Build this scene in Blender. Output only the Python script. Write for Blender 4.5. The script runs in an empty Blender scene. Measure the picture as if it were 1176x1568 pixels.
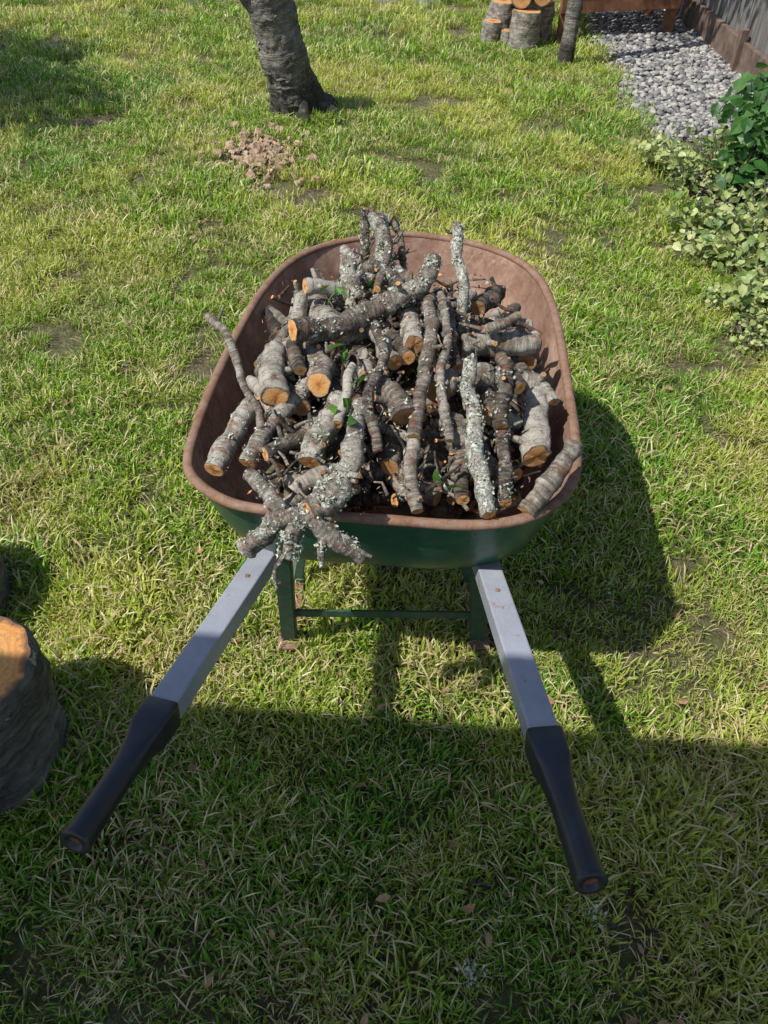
import bpy, math, random
import numpy as np
from mathutils import Vector, Matrix, noise
random.seed(7); rng=np.random.default_rng(11)
sc=bpy.context.scene
SH=Vector((.38,.165,-.62))           # direction light travels

# ---------------------------------------------------------------- materials
def newmat(name):
    m=bpy.data.materials.new(name); m.use_nodes=True
    nt=m.node_tree; b=nt.nodes['Principled BSDF']
    return m,nt,b
def N(nt,t,**kw):
    n=nt.nodes.new(t)
    for k,v in kw.items(): setattr(n,k,v)
    return n
def ramp(nt,fac,stops,interp='LINEAR'):
    r=N(nt,'ShaderNodeValToRGB'); e=r.color_ramp.elements; r.color_ramp.interpolation=interp
    while len(e)<len(stops): e.new(.5)
    for i,(p,c) in enumerate(stops):
        e[i].position=p; e[i].color=(*c,1) if len(c)==3 else c
    nt.links.new(fac,r.inputs[0]); return r.outputs[0]
def noi(nt,vec,scale,detail=4,rough=.6,dist=0):
    n=N(nt,'ShaderNodeTexNoise'); n.inputs['Scale'].default_value=scale; n.inputs['Detail'].default_value=detail
    n.inputs['Roughness'].default_value=rough; n.inputs['Distortion'].default_value=dist
    if vec is not None: nt.links.new(vec,n.inputs['Vector'])
    return n.outputs['Fac']
def mix(nt,f,a,b,mode='MIX'):
    m=N(nt,'ShaderNodeMix',data_type='RGBA',blend_type=mode)
    for i,v in ((0,f),(6,a),(7,b)):
        if isinstance(v,(int,float)): m.inputs[i].default_value=v
        elif isinstance(v,tuple): m.inputs[i].default_value=(*v,1)
        else: nt.links.new(v,m.inputs[i])
    return m.outputs[2]
def mth(nt,op,a,b=0,c=None):
    m=N(nt,'ShaderNodeMath',operation=op)
    for i,v in ((0,a),(1,b),(2,c)):
        if v is None: continue
        if isinstance(v,(int,float)): m.inputs[i].default_value=v
        else: nt.links.new(v,m.inputs[i])
    return m.outputs[0]
def bump(nt,b,h,st,dist=.01):
    n=N(nt,'ShaderNodeBump'); n.inputs['Strength'].default_value=st; n.inputs['Distance'].default_value=dist
    nt.links.new(h,n.inputs['Height']); nt.links.new(n.outputs[0],b.inputs['Normal'])
def attr(nt,name,out='Fac',kind='GEOMETRY'):
    a=N(nt,'ShaderNodeAttribute',attribute_name=name,attribute_type=kind); return a.outputs[out]
def geo(nt): return N(nt,'ShaderNodeNewGeometry').outputs['Position']

def simple(name,cols,scale=8,rough=.8,bst=.3,bd=.003,metal=0,detail=6):
    m,nt,b=newmat(name); p=geo(nt); f=noi(nt,p,scale,detail,.65)
    n=len(cols); c=ramp(nt,f,[(.3+.4*i/max(1,n-1),cc) for i,cc in enumerate(cols)])
    nt.links.new(c,b.inputs['Base Color']); b.inputs['Roughness'].default_value=rough; b.inputs['Metallic'].default_value=metal
    bump(nt,b,noi(nt,p,scale*6,5),bst,bd); return m

def bark(name,dark,mid,silver,lich,band=1.0,ls=55,bd=.004,basedark=False,lth=.66,red=.7):
    m,nt,b=newmat(name)
    v=attr(nt,'sc','Vector'); p=geo(nt); tn=attr(nt,'tn'); li=attr(nt,'li')
    mp=N(nt,'ShaderNodeMapping'); mp.inputs['Scale'].default_value=(170*band,14*band,14*band); nt.links.new(v,mp.inputs[0])
    bands=noi(nt,mp.outputs[0],1,4,.7,.4)
    base=noi(nt,p,26 if band>.5 else 8,6,.75)
    f=mth(nt,'ADD',mth(nt,'MULTIPLY',bands,.5),mth(nt,'MULTIPLY',base,.6))
    f=mth(nt,'ADD',f,mth(nt,'MULTIPLY',mth(nt,'SUBTRACT',tn,.5),.38))
    col=ramp(nt,f,[(.40,dark),(.52,mid),(.68,silver)])
    l=noi(nt,p,ls,6,.8,.4)
    lf=mth(nt,'ADD',l,mth(nt,'MULTIPLY',li,.14))
    lfac=ramp(nt,lf,[(lth-.04,(0,0,0)),(lth,(1,1,1))])
    lc=ramp(nt,noi(nt,p,ls*2.6,4,.7),[(.35,(.21,.22,.165)),(.6,lich)])
    col=mix(nt,lfac,col,lc)
    moss=ramp(nt,noi(nt,p,9,3),[(.6,(0,0,0)),(.72,(.6,.6,.6))])
    col=mix(nt,moss,col,(.13,.14,.06))
    rd=ramp(nt,noi(nt,p,33,5,.7),[(.54,(0,0,0)),(.66,(red,red,red))]); col=mix(nt,rd,col,(.17,.075,.04))
    if basedark:
        z=N(nt,'ShaderNodeSeparateXYZ'); nt.links.new(p,z.inputs[0])
        bz=mth(nt,'ADD',z.outputs[2],mth(nt,'MULTIPLY',mth(nt,'SUBTRACT',base,.5),.7))
        col=mix(nt,ramp(nt,bz,[(.10,(.85,.85,.85)),(.30,(0,0,0))]),col,(.04,.032,.027))
    nt.links.new(col,b.inputs['Base Color']); b.inputs['Roughness'].default_value=.85
    h=mth(nt,'ADD',mth(nt,'MULTIPLY',bands,.6),mth(nt,'ADD',mth(nt,'MULTIPLY',noi(nt,p,220 if band>.5 else 60,5,.75),.5),mth(nt,'MULTIPLY',lfac,.5)))
    bump(nt,b,h,1.,bd); return m
M_bark=bark('branch_bark',(.024,.016,.012),(.15,.12,.092),(.47,.435,.375),(.78,.79,.70),bd=.007,red=.8)
M_trunk=bark('trunk_bark',(.03,.024,.02),(.15,.135,.115),(.38,.355,.31),(.52,.53,.45),band=.30,ls=18,bd=.04,basedark=True,red=.2,lth=.65)
M_log=bark('log_bark',(.03,.027,.024),(.11,.10,.09),(.27,.255,.23),(.52,.54,.44),band=.35,ls=22,bd=.02,lth=.68,red=.2)
def cut(name,outer=(.74,.44,.21)):
    m,nt,b=newmat(name); rad=attr(nt,'rad'); p=geo(nt); tn=attr(nt,'rn')
    w=mth(nt,'ADD',rad,mth(nt,'MULTIPLY',mth(nt,'SUBTRACT',noi(nt,p,22,4,.7),.45),.35))
    col=ramp(nt,w,[(.05,(.30,.10,.03)),(.3,(.68,.28,.07)),(.6,(.76,.40,.13)),(.9,outer),(1.0,(.18,.10,.06))])
    ring=mth(nt,'SINE',mth(nt,'MULTIPLY',w,60))
    col=mix(nt,mth(nt,'MULTIPLY_ADD',ring,.16,.17),col,(.36,.15,.05))
    dk=ramp(nt,tn,[(.35,(0,0,0)),(.85,(1,1,1))])
    col=mix(nt,mth(nt,'MULTIPLY',dk,.75),col,(.15,.075,.045))
    col=mix(nt,ramp(nt,noi(nt,p,90,6,.8),[(.52,(0,0,0)),(.72,(.75,.75,.75))]),col,(.24,.12,.05))
    nt.links.new(col,b.inputs['Base Color']); b.inputs['Roughness'].default_value=.8
    bump(nt,b,noi(nt,p,260,5,.7),.9,.003); return m
M_cut=cut('cut_wood'); M_cut2=cut('fresh_cut_wood',(.80,.36,.10))
def lichmat():
    m,nt,b=newmat('lichen'); p=geo(nt)
    c=ramp(nt,noi(nt,p,110,5,.7),[(.3,(.13,.14,.09)),(.5,(.38,.40,.32)),(.68,(.70,.71,.63))])
    nt.links.new(c,b.inputs['Base Color']); b.inputs['Roughness'].default_value=.95; return m
M_lich=lichmat()

# ---------------------------------------------------------------- mesh accumulator
class Acc:
    def __init__(s): s.v=[];s.f=[];s.m=[];s.sc=[];s.tn=[];s.li=[];s.rad=[];s.rn=[]
    def add(s,vs,fs,mi,sc_=None,tn=.5,li=0,rad=None,rn=.5):
        o=len(s.v); s.v+=[tuple(q) for q in vs]
        s.f+=[tuple(o+i for i in f) for f in fs]; s.m+=[mi]*len(fs) if isinstance(mi,int) else mi
        n=len(vs); s.sc+=sc_ if sc_ else [(0,0,0)]*n; s.tn+=[tn]*n; s.li+=[li]*n
        s.rad+=rad if rad else [0.]*n; s.rn+=[rn]*n
    def obj(s,name,mats,smooth=True):
        me=bpy.data.meshes.new(name); me.from_pydata(s.v,[],s.f)
        for m in mats: me.materials.append(m)
        me.polygons.foreach_set('material_index',s.m)
        if smooth: me.polygons.foreach_set('use_smooth',[True]*len(s.f))
        for nm,d in (('tn',s.tn),('li',s.li),('rad',s.rad),('rn',s.rn)):
            a=me.attributes.new(nm,'FLOAT','POINT'); a.data.foreach_set('value',d)
        a=me.attributes.new('sc','FLOAT_VECTOR','POINT'); a.data.foreach_set('vector',np.array(s.sc,dtype=float).ravel())
        o=bpy.data.objects.new(name,me); sc.collection.objects.link(o); return o
def crom(P,step):
    P=[Vector(p) for p in P]
    if len(P)==2:
        L=(P[1]-P[0]).length; n=max(2,int(L/step)); return [P[0].lerp(P[1],i/n) for i in range(n+1)]
    Q=[P[0]*2-P[1]]+P+[P[-1]*2-P[-2]]; out=[]
    for i in range(1,len(Q)-2):
        a,b,c,d=Q[i-1:i+3]; n=max(1,int((c-b).length/step))
        for k in range(n):
            t=k/n; out.append(.5*((2*b)+(c-a)*t+(2*a-5*b+4*c-d)*t*t+(3*b-a-3*c+d)*t**3))
    out.append(P[-1]); return out
def stick(A,P,r,r2=None,seed=0,segs=14,step=.008,rough=.10,tone=.5,lich=0.,endrn=(.2,.2),mb=0,mc=1,wob=.004,flare=0,nf=1.,caps=(1,1),tilt=.25,rv=.12,kscale=1.):
    r2=r if r2 is None else r2
    C=crom(P,step); n=len(C); so=Vector((seed*7.13,seed*3.7,seed*1.9))
    C=[c+Vector((noise.noise(c*14*nf+so),noise.noise(c*14*nf+so+Vector((9,0,0))),noise.noise(c*14*nf+so+Vector((0,9,0)))))*wob for c in C]
    T=(C[1]-C[0]).normalized(); u=T.orthogonal().normalized(); L=0
    rs=random.Random(seed*13+5); kn=[(rs.uniform(.05,.95)*n,rs.uniform(0,6.28),rs.uniform(.15,.5)*kscale) for _ in range(max(1,int(n/9)))]
    vs=[];scs=[]
    for i,c in enumerate(C):
        T=(C[min(i+1,n-1)]-C[max(i-1,0)]).normalized(); u=(u-T*u.dot(T)).normalized(); w=T.cross(u)
        if i: L+=(c-C[i-1]).length
        t=i/(n-1); R=r+(r2-r)*t; R*=1+rv*noise.noise(Vector((L*18*nf,seed*3.3,0)))
        if flare: R*=1+flare*math.exp(-L/(r*1.0))
        if i in(0,n-1): R*=.95
        tl=rs.uniform(-tilt,tilt) if i in(0,n-1) else 0; ph=rs.uniform(0,6.28)
        for k in range(segs):
            a=2*math.pi*k/segs; d=u*math.cos(a)+w*math.sin(a)
            q=c+d*R
            e=1+rough*(noise.noise(q*55*nf+so)*1.2+noise.noise(q*130*nf+so)*.9)
            for (ki,ka,ks) in kn:
                dd=((i-ki)*step/(r*.6))**2+((math.cos(a-ka)-1)*3)**2
                if dd<6: e+=ks*math.exp(-dd)
            if flare: e+=flare*.6*math.exp(-L/(r*1.0))*math.sin(a*4+seed)
            q=c+d*R*e+T*(tl*R*math.cos(a-ph)); vs.append(q); scs.append((L+seed*.37,math.cos(a)*r,math.sin(a)*r+seed))
    fs=[]
    for i in range(n-1):
        for k in range(segs):
            k2=(k+1)%segs; fs.append((i*segs+k,i*segs+k2,(i+1)*segs+k2,(i+1)*segs+k))
    A.add(vs,fs,mb,scs,tone,lich,rn=.5)
    for e,(base,sg) in enumerate(((0,-1),((n-1)*segs,1))):
        if not caps[e]: continue
        ring=vs[base:base+segs]; cen=sum(ring,Vector())/segs; T=((C[1]-C[0]) if e==0 else (C[-1]-C[-2])).normalized()*sg
        cv=list(ring);rd=[1.]*segs
        for fr in (.93,.6,.3):
            for q in ring: cv.append(cen+(q-cen)*fr+T*(r*.03*(1-fr)+noise.noise(q*200+so)*min(r,.02)*.12)); rd.append(fr)
        cv.append(cen+T*r*.03); rd.append(0.)
        ff=[]
        for j in range(3):
            for k in range(segs):
                k2=(k+1)%segs; f=(j*segs+k,j*segs+k2,(j+1)*segs+k2,(j+1)*segs+k); ff.append(f if sg>0 else f[::-1])
        for k in range(segs):
            f=(3*segs+k,3*segs+(k+1)%segs,4*segs); ff.append(f if sg>0 else f[::-1])
        A.add(cv,ff,mc,None,tone,lich,rd,endrn[e])
    return C
def flakes(A,C,r,count,seed,mi=2,size=.004,th=.05):
    rs=random.Random(seed)
    for _ in range(count):
        i=rs.randrange(1,len(C)); c=C[i-1].lerp(C[i],rs.random()); T=(C[i]-C[i-1]).normalized()
        d=Vector((rs.gauss(0,1),rs.gauss(0,1),rs.gauss(0,1)+.35)); d=(d-T*d.dot(T)).normalized()
        p=c+d*(r*.97)
        if noise.noise(p*38+Vector((seed,0,0)))<th: continue
        s=size*rs.uniform(.35,1.4); p+=d*rs.random()**3*s
        a=Vector((rs.gauss(0,1),rs.gauss(0,1),rs.gauss(0,1))).normalized(); a=(a-d*a.dot(d)*.8).normalized(); b=a.cross(d).normalized()
        q=[p-d*.001,p+a*s+d*s*rs.uniform(0,.5),p+(a+b)*s*rs.uniform(.2,.8)+d*s*rs.uniform(.1,.7),p+b*s*rs.uniform(.4,1)+d*s*rs.uniform(0,.5),p-a*s*.6+b*s*.3+d*s*rs.uniform(.0,.4)]
        A.add(q,[(0,1,2),(0,2,3),(0,3,4)],mi)

# ---------------------------------------------------------------- branch pile
raw='''20|-315,1057,651;-257,1205,679
9|-342,1305,825;-290,1244,802;-221,1122,698
17|-250,1059,665;-212,1142,690;-125,1273,732
25|-208,1185,728;-221,1334,729
14|-162,1231,749;-184,1337,742
24|-123,1206,733;-142,1343,731
23|-175,1286,796;-113,1341,780;-10,1397,776
19|-23,1401,789;48,1421,804;88,1437,831;99,1481,853
15|-222,1064,681;-119,1135,688
22|-133,1047,675;-85,1202,706
18|-79,976,677;-55,1050,704;-46,1167,724
18|-163,1016,636;-93,1057,651
11|-91,1124,712;-59,1243,752
17|20,1250,753;-21,1382,737
14|42,1270,756;15,1376,748
20|55,1285,771;50,1427,755
24|37,1111,735;-3,1229,724
23|103,1187,729;151,1370,698
12|55,949,653;51,1083,714
13|58,1071,724;77,1197,769;98,1428,792
15|183,946,652;167,1050,704;157,1237,763
13|215,976,649;216,1073,684;207,1203,720
15|209,1104,720;232,1229,762
26|281,1083,660;310,1263,667
18|242,964,645;302,1005,674;344,1057,706
26|154,1059,624;122,1155,707
13|144,990,641;144,1106,640
24|154,1343,731;313,1394,714
25|179,1289,697;330,1300,662
10|204,1344,768;277,1376,785
12|169,1405,720;162,1455,800;149,1568,880
19|201,1453,759;269,1642,697
19|12,1590,740;-2,1610,820;-16,1632,880
11|-47,1620,745;-44,1640,820;-40,1655,880
8|44,1600,740;32,1625,810;17,1643,860
19|-58,1456,784;-79,1510,830
9|-13,1431,805;10,1600,850
23|-91,1344,768;-151,1499,752
16|-158,1432,818;-91,1456,796
16|-179,1402,740;-176,1456,784
24|21,1122,617;15,1230,619
16|-35,1252,716;-49,1324,728
13|96,1414,778;141,1258,742
23|-22,1234,713;-64,1355,708
13|131,1315,764;118,1456,784
16|187,1156,694;253,1167,669
14|260,1190,730;232,1285,746
19|-184,1169,683;-207,1106,640
16|86,1033,615;95,1120,644
20|-90,1363,734;-38,1419,730
10|-10,1060,690;-25,1150,745;5,1240,765;-10,1330,795
9|120,1080,700;112,1200,765;128,1330,790;110,1400,815
17|-100,1480,775;-20,1520,800;60,1500,790
14|-60,1560,770;-10,1510,815;40,1450,800'''
A=Acc()
lichset={2:.6,7:.7,8:.3,20:1.,30:1.1,32:1.1,33:.7,35:.7,9:.6,10:.5,25:.3,23:.2,21:.5,36:.5,6:.5,0:.3,19:.3,37:.4,50:.4,51:.3,52:.8,53:.6}
darkend={17,31,27,40,16,18,15}
tones={0:.75,3:.7,5:.6,6:.4,7:.5,9:.75,20:.8,23:.85,27:.65,28:.6,2:.6,10:.65,19:.45,21:.3,22:.25,18:.6,16:.42,43:.25,24:.5,32:.9,33:.4,34:.5,35:.6,30:.8,1:.55,25:.5,50:.35,51:.55,52:.5,53:.3}
def twig(A,c,d,L,r,seed,lich=0,tone=.3):
    m=c+d*L*.5+Vector((random.gauss(0,1),random.gauss(0,1),random.gauss(0,1)))*L*.12
    stick(A,[c,m,c+d*L],r,r*.5,seed=seed,segs=7,step=.008,tone=tone,lich=lich,endrn=(0,random.random()),wob=.004,rough=.16)
for i,l in enumerate(raw.split('\n')):
    r,p=l.split('|'); r=int(r)/1000
    P=[tuple(float(x)/1000 for x in q.split(',')) for q in p.split(';')]
    li=lichset.get(i,random.choice([0,0,.15,.3])); tn=tones.get(i,random.uniform(.2,.85))
    if i in(4,27,28,26): li=0
    er=(.75 if i in darkend else random.uniform(0,.35), .8 if i in(27,24,33,34,35,7) else random.uniform(0,.6))
    C=stick(A,P,r,r*random.uniform(.82,1.0),seed=i+1,segs=20 if r>.015 else 14,step=.006,tone=tn,lich=li,endrn=er,wob=.013,rough=.17,tilt=.6 if i in(32,33,34,35) else .3)
    if li>.25: flakes(A,C,r,int(len(C)*li*16*(r/.015)),i+1)
    for k in range(random.choice([0,1,1,2,2])):
        c=C[random.randrange(2,len(C)-2)]; T=(C[1]-C[0]).normalized()
        d=Vector((random.gauss(0,1),random.gauss(0,1),abs(random.gauss(.6,.6)))); d=(d-T*d.dot(T)*.7).normalized()
        stick(A,[c,c+d*(r+random.uniform(.008,.03))],r*.38,r*.26,seed=200+i*3+k,segs=8,step=.006,tone=tn,lich=li,endrn=(0,random.random()),wob=0)
def surf(X,Y): return min(.64+(Y-.97)*.23,.75)-.28*max(0,abs(X-.02)-.2)
for k in range(250):
    if k<230: X=random.uniform(-.25,.31); Y=random.uniform(1.02,1.66)
    else: X=random.uniform(-.12,.10); Y=random.uniform(1.52,1.66)
    if Y>1.5 and X>.12 and random.random()<.6: continue
    top=surf(X,Y)-.03
    if Y>1.5 and k<230: top-= (Y-1.5)*.6
    z=top-random.random()**1.5*.15
    a=random.gauss(1.57,.75); L=random.uniform(.05,.13); d=Vector((math.cos(a),math.sin(a),random.uniform(-.25,.35)))*L
    p=Vector((X,Y,z)); p0=p-d; p1=p+d
    for q in(p0,p1):
        dz=max(0,.63-q.z)*.55; yf=max(0,1.12-q.y)*.9
        q.y=max(1.01+dz,min(1.75,q.y)); q.x=max(-.30+dz+yf,min(.335-dz-yf,q.x))
    r=random.uniform(.005,.021)
    stick(A,[p0,(p0+p1)/2+Vector((random.uniform(-.01,.01),random.uniform(-.01,.01),0)),p1],r,r*.85,seed=300+k,segs=12,step=.010,tone=random.uniform(.05,.8),lich=random.choice([0,.1,.3,.5]),endrn=(random.random()*.8,random.random()),rough=.15,wob=.008)
for k in range(210):
    X=random.uniform(-.22,.27); Y=random.uniform(1.0,1.6)
    a=random.uniform(0,3.14); L=random.uniform(.015,.09); d=Vector((math.cos(a),math.sin(a),random.uniform(-.5,.7))).normalized()
    twig(A,Vector((X,Y,surf(X,Y)+random.uniform(-.02,.03)))-d*L*.5,d,L,random.uniform(.0015,.005),700+k,random.choice([0,.5]),random.uniform(.0,.7))
for (x,y,z) in [(-.016,1.632,.88),(-.040,1.655,.88),(.017,1.643,.86),(.149,1.568,.88),(.01,1.60,.84),(-.079,1.51,.83),(.0,1.60,.80),(-.03,1.62,.80),(.03,1.61,.80)]:
    for k in range(8):
        d=Vector((random.gauss(0,.5),random.gauss(0,.5),random.gauss(.6,.4))).normalized()
        twig(A,Vector((x+random.gauss(0,.01),y,z-.015)),d,random.uniform(.015,.045),random.uniform(.0012,.0035),2000+k+int(x*1000),.5,random.uniform(.2,.9))
for k in range(1200):
    X=random.gauss(.02,.14); Y=random.uniform(1.0,1.6)
    if abs(X-.02)>.28: continue
    c=Vector((X,Y,surf(X,Y)+random.uniform(-.05,.015))); s=random.uniform(.002,.008)
    d=Vector((random.gauss(0,1),random.gauss(0,1),random.gauss(0,1))).normalized()*s; e=d.orthogonal().normalized()*s*random.uniform(.2,.7)
    A.add([c-d,c+e,c+d,c-e],[(0,1,2,3)],random.choice([0,1,1,2]),[(X,Y,0)]*4,.2,.2,[.6]*4,random.random())
pile=A.obj('branch_pile',[M_bark,M_cut,M_lich])

A=Acc()
for j,(r,r2,P) in enumerate([(.0175,.0145,[(-.230,.872,.642),(-.205,.880,.672),(-.173,.888,.698),(-.124,.888,.710)]),
    (.016,.008,[(-.124,.888,.710),(-.145,.855,.69),(-.156,.830,.665)]),
    (.017,.012,[(-.124,.888,.710),(-.076,.870,.673),(-.036,.856,.640)]),
    (.021,.019,[(-.124,.888,.710),(-.093,.905,.718),(-.064,.934,.732)]),
    (.014,.012,[(-.165,.890,.695),(-.206,.950,.710),(-.227,.970,.717)]),
    (.005,.003,[(-.06,.862,.665),(-.04,.85,.66),(-.02,.843,.652)]),
    (.021,.018,[(-.124,.888,.710),(-.10,.95,.69),(-.08,1.03,.665)]),
    (.005,.003,[(-.15,.84,.68),(-.175,.82,.65),(-.18,.81,.62)]),
    (.009,.005,[(-.09,.875,.69),(-.10,.85,.665),(-.098,.835,.64)])]):
    C=stick(A,P,r,r2,seed=900+j,segs=20,step=.005,tone=.5,lich=.65,wob=.008,rough=.26,endrn=(.1,.1))
    flakes(A,C,r,int(len(C)*(60 if j in(1,3,6) else 14)),900+j,size=.0042,th=.04 if j in(1,3,6) else .2)
A.obj('forked_branch',[M_bark,M_cut,M_lich])

# ---------------------------------------------------------------- wheelbarrow
wb=bpy.data.objects.new('wheelbarrow',None); wb.empty_display_size=.2; sc.collection.objects.link(wb)
def mesh(name,vs,fs,mats,mi=None,smooth=False,parent=None,bev=0):
    me=bpy.data.meshes.new(name); me.from_pydata([tuple(v) for v in vs],[],fs)
    for m in (mats if isinstance(mats,list) else [mats]): me.materials.append(m)
    if mi: me.polygons.foreach_set('material_index',mi)
    if smooth: me.polygons.foreach_set('use_smooth',[True]*len(fs))
    o=bpy.data.objects.new(name,me); sc.collection.objects.link(o)
    if bev:
        b=o.modifiers.new('b','BEVEL'); b.width=bev; b.segments=2; b.limit_method='ANGLE'
    if parent: o.parent=parent
    return o
def beam(name,a,b,w,h,mat,parent,up=Vector((0,0,1)),bev=.003):
    a=Vector(a);b=Vector(b);T=(b-a).normalized(); s=T.cross(up).normalized(); u=s.cross(T)
    vs=[q+s*x*w/2+u*y*h/2 for q in(a,b) for x,y in((-1,-1),(1,-1),(1,1),(-1,1))]
    fs=[(0,3,2,1),(4,5,6,7)]+[(i,(i+1)%4,4+(i+1)%4,4+i) for i in range(4)]
    return mesh(name,vs,fs,mat,parent=parent,bev=bev)
def rustmat(name,base,base2,rust,amt,rough,sc_=9,soft=.06,dustc=(.30,.24,.19),dusta=.45,scr=0):
    m,nt,b=newmat(name); p=geo(nt)
    c=ramp(nt,noi(nt,p,sc_,7,.75),[(.32,base),(.68,base2)])
    rf=ramp(nt,noi(nt,p,sc_*1.7,9,.8,.2),[(1-amt-soft,(0,0,0)),(1-amt+soft*.3,(1,1,1))])
    rc=ramp(nt,noi(nt,p,60,5,.7),[(.3,tuple(x*.5 for x in rust)),(.7,rust)])
    c=mix(nt,rf,c,rc)
    dust=ramp(nt,noi(nt,p,45,8,.85),[(.5,(0,0,0)),(.75,(dusta,)*3)]); c=mix(nt,dust,c,dustc)
    if scr:
        mp=N(nt,'ShaderNodeMapping'); mp.inputs['Scale'].default_value=(12,90,20); mp.inputs['Rotation'].default_value=(.3,.2,.7); nt.links.new(p,mp.inputs[0])
        c=mix(nt,ramp(nt,noi(nt,mp.outputs[0],1,5,.7),[(.58,(0,0,0)),(.7,(scr,scr,scr))]),c,dustc)
        c=mix(nt,ramp(nt,noi(nt,p,3.2,5,.7),[(.45,(.55,.55,.55)),(.6,(0,0,0))]),c,tuple(x*.5 for x in rust))
    nt.links.new(c,b.inputs['Base Color'])
    r=mix(nt,rf,(rough,)*3,(.9,.9,.9)); nt.links.new(r,b.inputs['Roughness'])
    bump(nt,b,mth(nt,'ADD',noi(nt,p,160,5),mth(nt,'MULTIPLY',rf,.5)),.35,.002); return m
M_green=rustmat('green_paint',(.016,.07,.042),(.03,.11,.065),(.16,.07,.04),.33,.30,dusta=.3)
M_inner=rustmat('rusty_tray',(.40,.26,.19),(.62,.45,.35),(.30,.15,.095),.46,.6,5,soft=.25,dustc=(.66,.54,.44),dusta=.55,scr=.6)
M_rim=rustmat('rusty_rim',(.18,.125,.095),(.40,.30,.24),(.28,.14,.08),.5,.5,20,soft=.25)
M_handle=rustmat('handle_paint',(.27,.29,.35),(.37,.39,.45),(.34,.16,.07),.37,.26,7,soft=.03,dusta=.3)
M_leg=rustmat('leg_paint',(.016,.055,.034),(.03,.085,.05),(.12,.07,.045),.38,.5,16,soft=.1,dusta=.3)
M_grip=simple('grip_rubber',[(.012,.013,.018),(.03,.032,.04)],20,.36,.25,.001)
M_tyre=simple('tyre_rubber',[(.015,.015,.015),(.03,.03,.03)],20,.8)
M_plug=simple('rusty_hole',[(.05,.02,.012),(.30,.12,.05)],60,.9)
rimp=[(-371,1118),(-346,1053),(-285,1002),(-215,980),(-101,965),(36,951),(150,942),(243,955),(312,1001),(355,1075),(373,1196),(388,1380),(404,1620),(396,1780),(354,1894),(267,1980),(164,2030),(57,2052),(-50,2036),(-160,1985),(-250,1883),(-303,1732),(-332,1568),(-352,1422),(-367,1263)]
rp=[Vector((x/1000,y/1000,.63)) for x,y in rimp]
n=len(rp); ring=[]
for i in range(n):
    a,b,c,d=rp[i-1],rp[i],rp[(i+1)%n],rp[(i+2)%n]
    for k in range(6):
        t=k/6; ring.append(.5*((2*b)+(c-a)*t+(2*a-5*b+4*c-d)*t*t+(3*b-a-3*c+d)*t**3))
for _ in range(4): ring=[(ring[i-1]+ring[i]*2+ring[(i+1)%len(ring)])/4 for i in range(len(ring))]
RN=len(ring)
def tubpt(p,xyb,zb,off=0.):
    cx=.025; xb=cx+(p.x-cx)*.70; yb=1.01+(p.y-.94)*.72/1.11
    zbot=.437-.13*(yb-1.02)/.72
    x=p.x+(xb-p.x)*xyb; y=p.y+(yb-p.y)*xyb; z=.63+(zbot-.63)*zb
    c=Vector((cx,1.4,0)); d=(Vector((x,y,0))-c); dn=d.normalized()
    wv=.0035*noise.noise(Vector((x*7,y*7,z*9)))*min(1,zb*3)
    return Vector((x,y,z))-dn*(off+wv)+Vector((0,0,off*1.2*zb))
prof=[(0,0),(.05,.1),(.12,.25),(.22,.45),(.33,.62),(.45,.76),(.6,.88),(.8,.97),(1,1)]
vs=[];fs=[];mi=[]
for sh,off in ((0,0.),(1,.0035)):
    base=len(vs)
    for xb,zb in prof: vs+=[tubpt(p,xb,zb,off) for p in ring]
    L=len(prof)
    for s in(.6,.3):
        cc=Vector((.025,1.38,.375)); 
        vs+=[cc+(tubpt(p,1,1,off)-cc)*s for p in ring]; 
    L+=2; vs.append(Vector((.025,1.38,.375+off)))
    for j in range(L-1):
        for k in range(RN):
            k2=(k+1)%RN; f=(base+j*RN+k,base+(j+1)*RN+k,base+(j+1)*RN+k2,base+j*RN+k2)
            fs.append(f if sh else f[::-1]); mi.append(sh)
    for k in range(RN):
        f=(base+(L-1)*RN+k,base+L*RN,base+(L-1)*RN+(k+1)%RN); fs.append(f if sh else f[::-1]); mi.append(sh)
mesh('tub',vs,fs,[M_green,M_inner],mi,True,wb)
vs=[];fs=[]
for k,p in enumerate(ring):
    T=(ring[(k+1)%RN]-ring[k-1]).normalized(); o=T.cross(Vector((0,0,1))).normalized()
    rr=.0105*(1+.08*noise.noise(p*20)); p=p+Vector((0,0,.003*noise.noise(p*6)))
    for j in range(10):
        a=2*math.pi*j/10; vs.append(p+o*(math.cos(a)*rr+.004)+Vector((0,0,1))*(math.sin(a)*rr*.85))
for k in range(RN):
    for j in range(10):
        j2=(j+1)%10;k2=(k+1)%RN; fs.append((k*10+j,k2*10+j,k2*10+j2,k*10+j2))
mesh('rim',vs,fs,M_rim,None,True,wb)
HL=[Vector((-.242,1.003,.45)),Vector((-.396,.400,.600))]; HR=[Vector((.205,.970,.45)),Vector((.256,.350,.600))]
axle=Vector((.065,1.90,.215))
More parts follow.
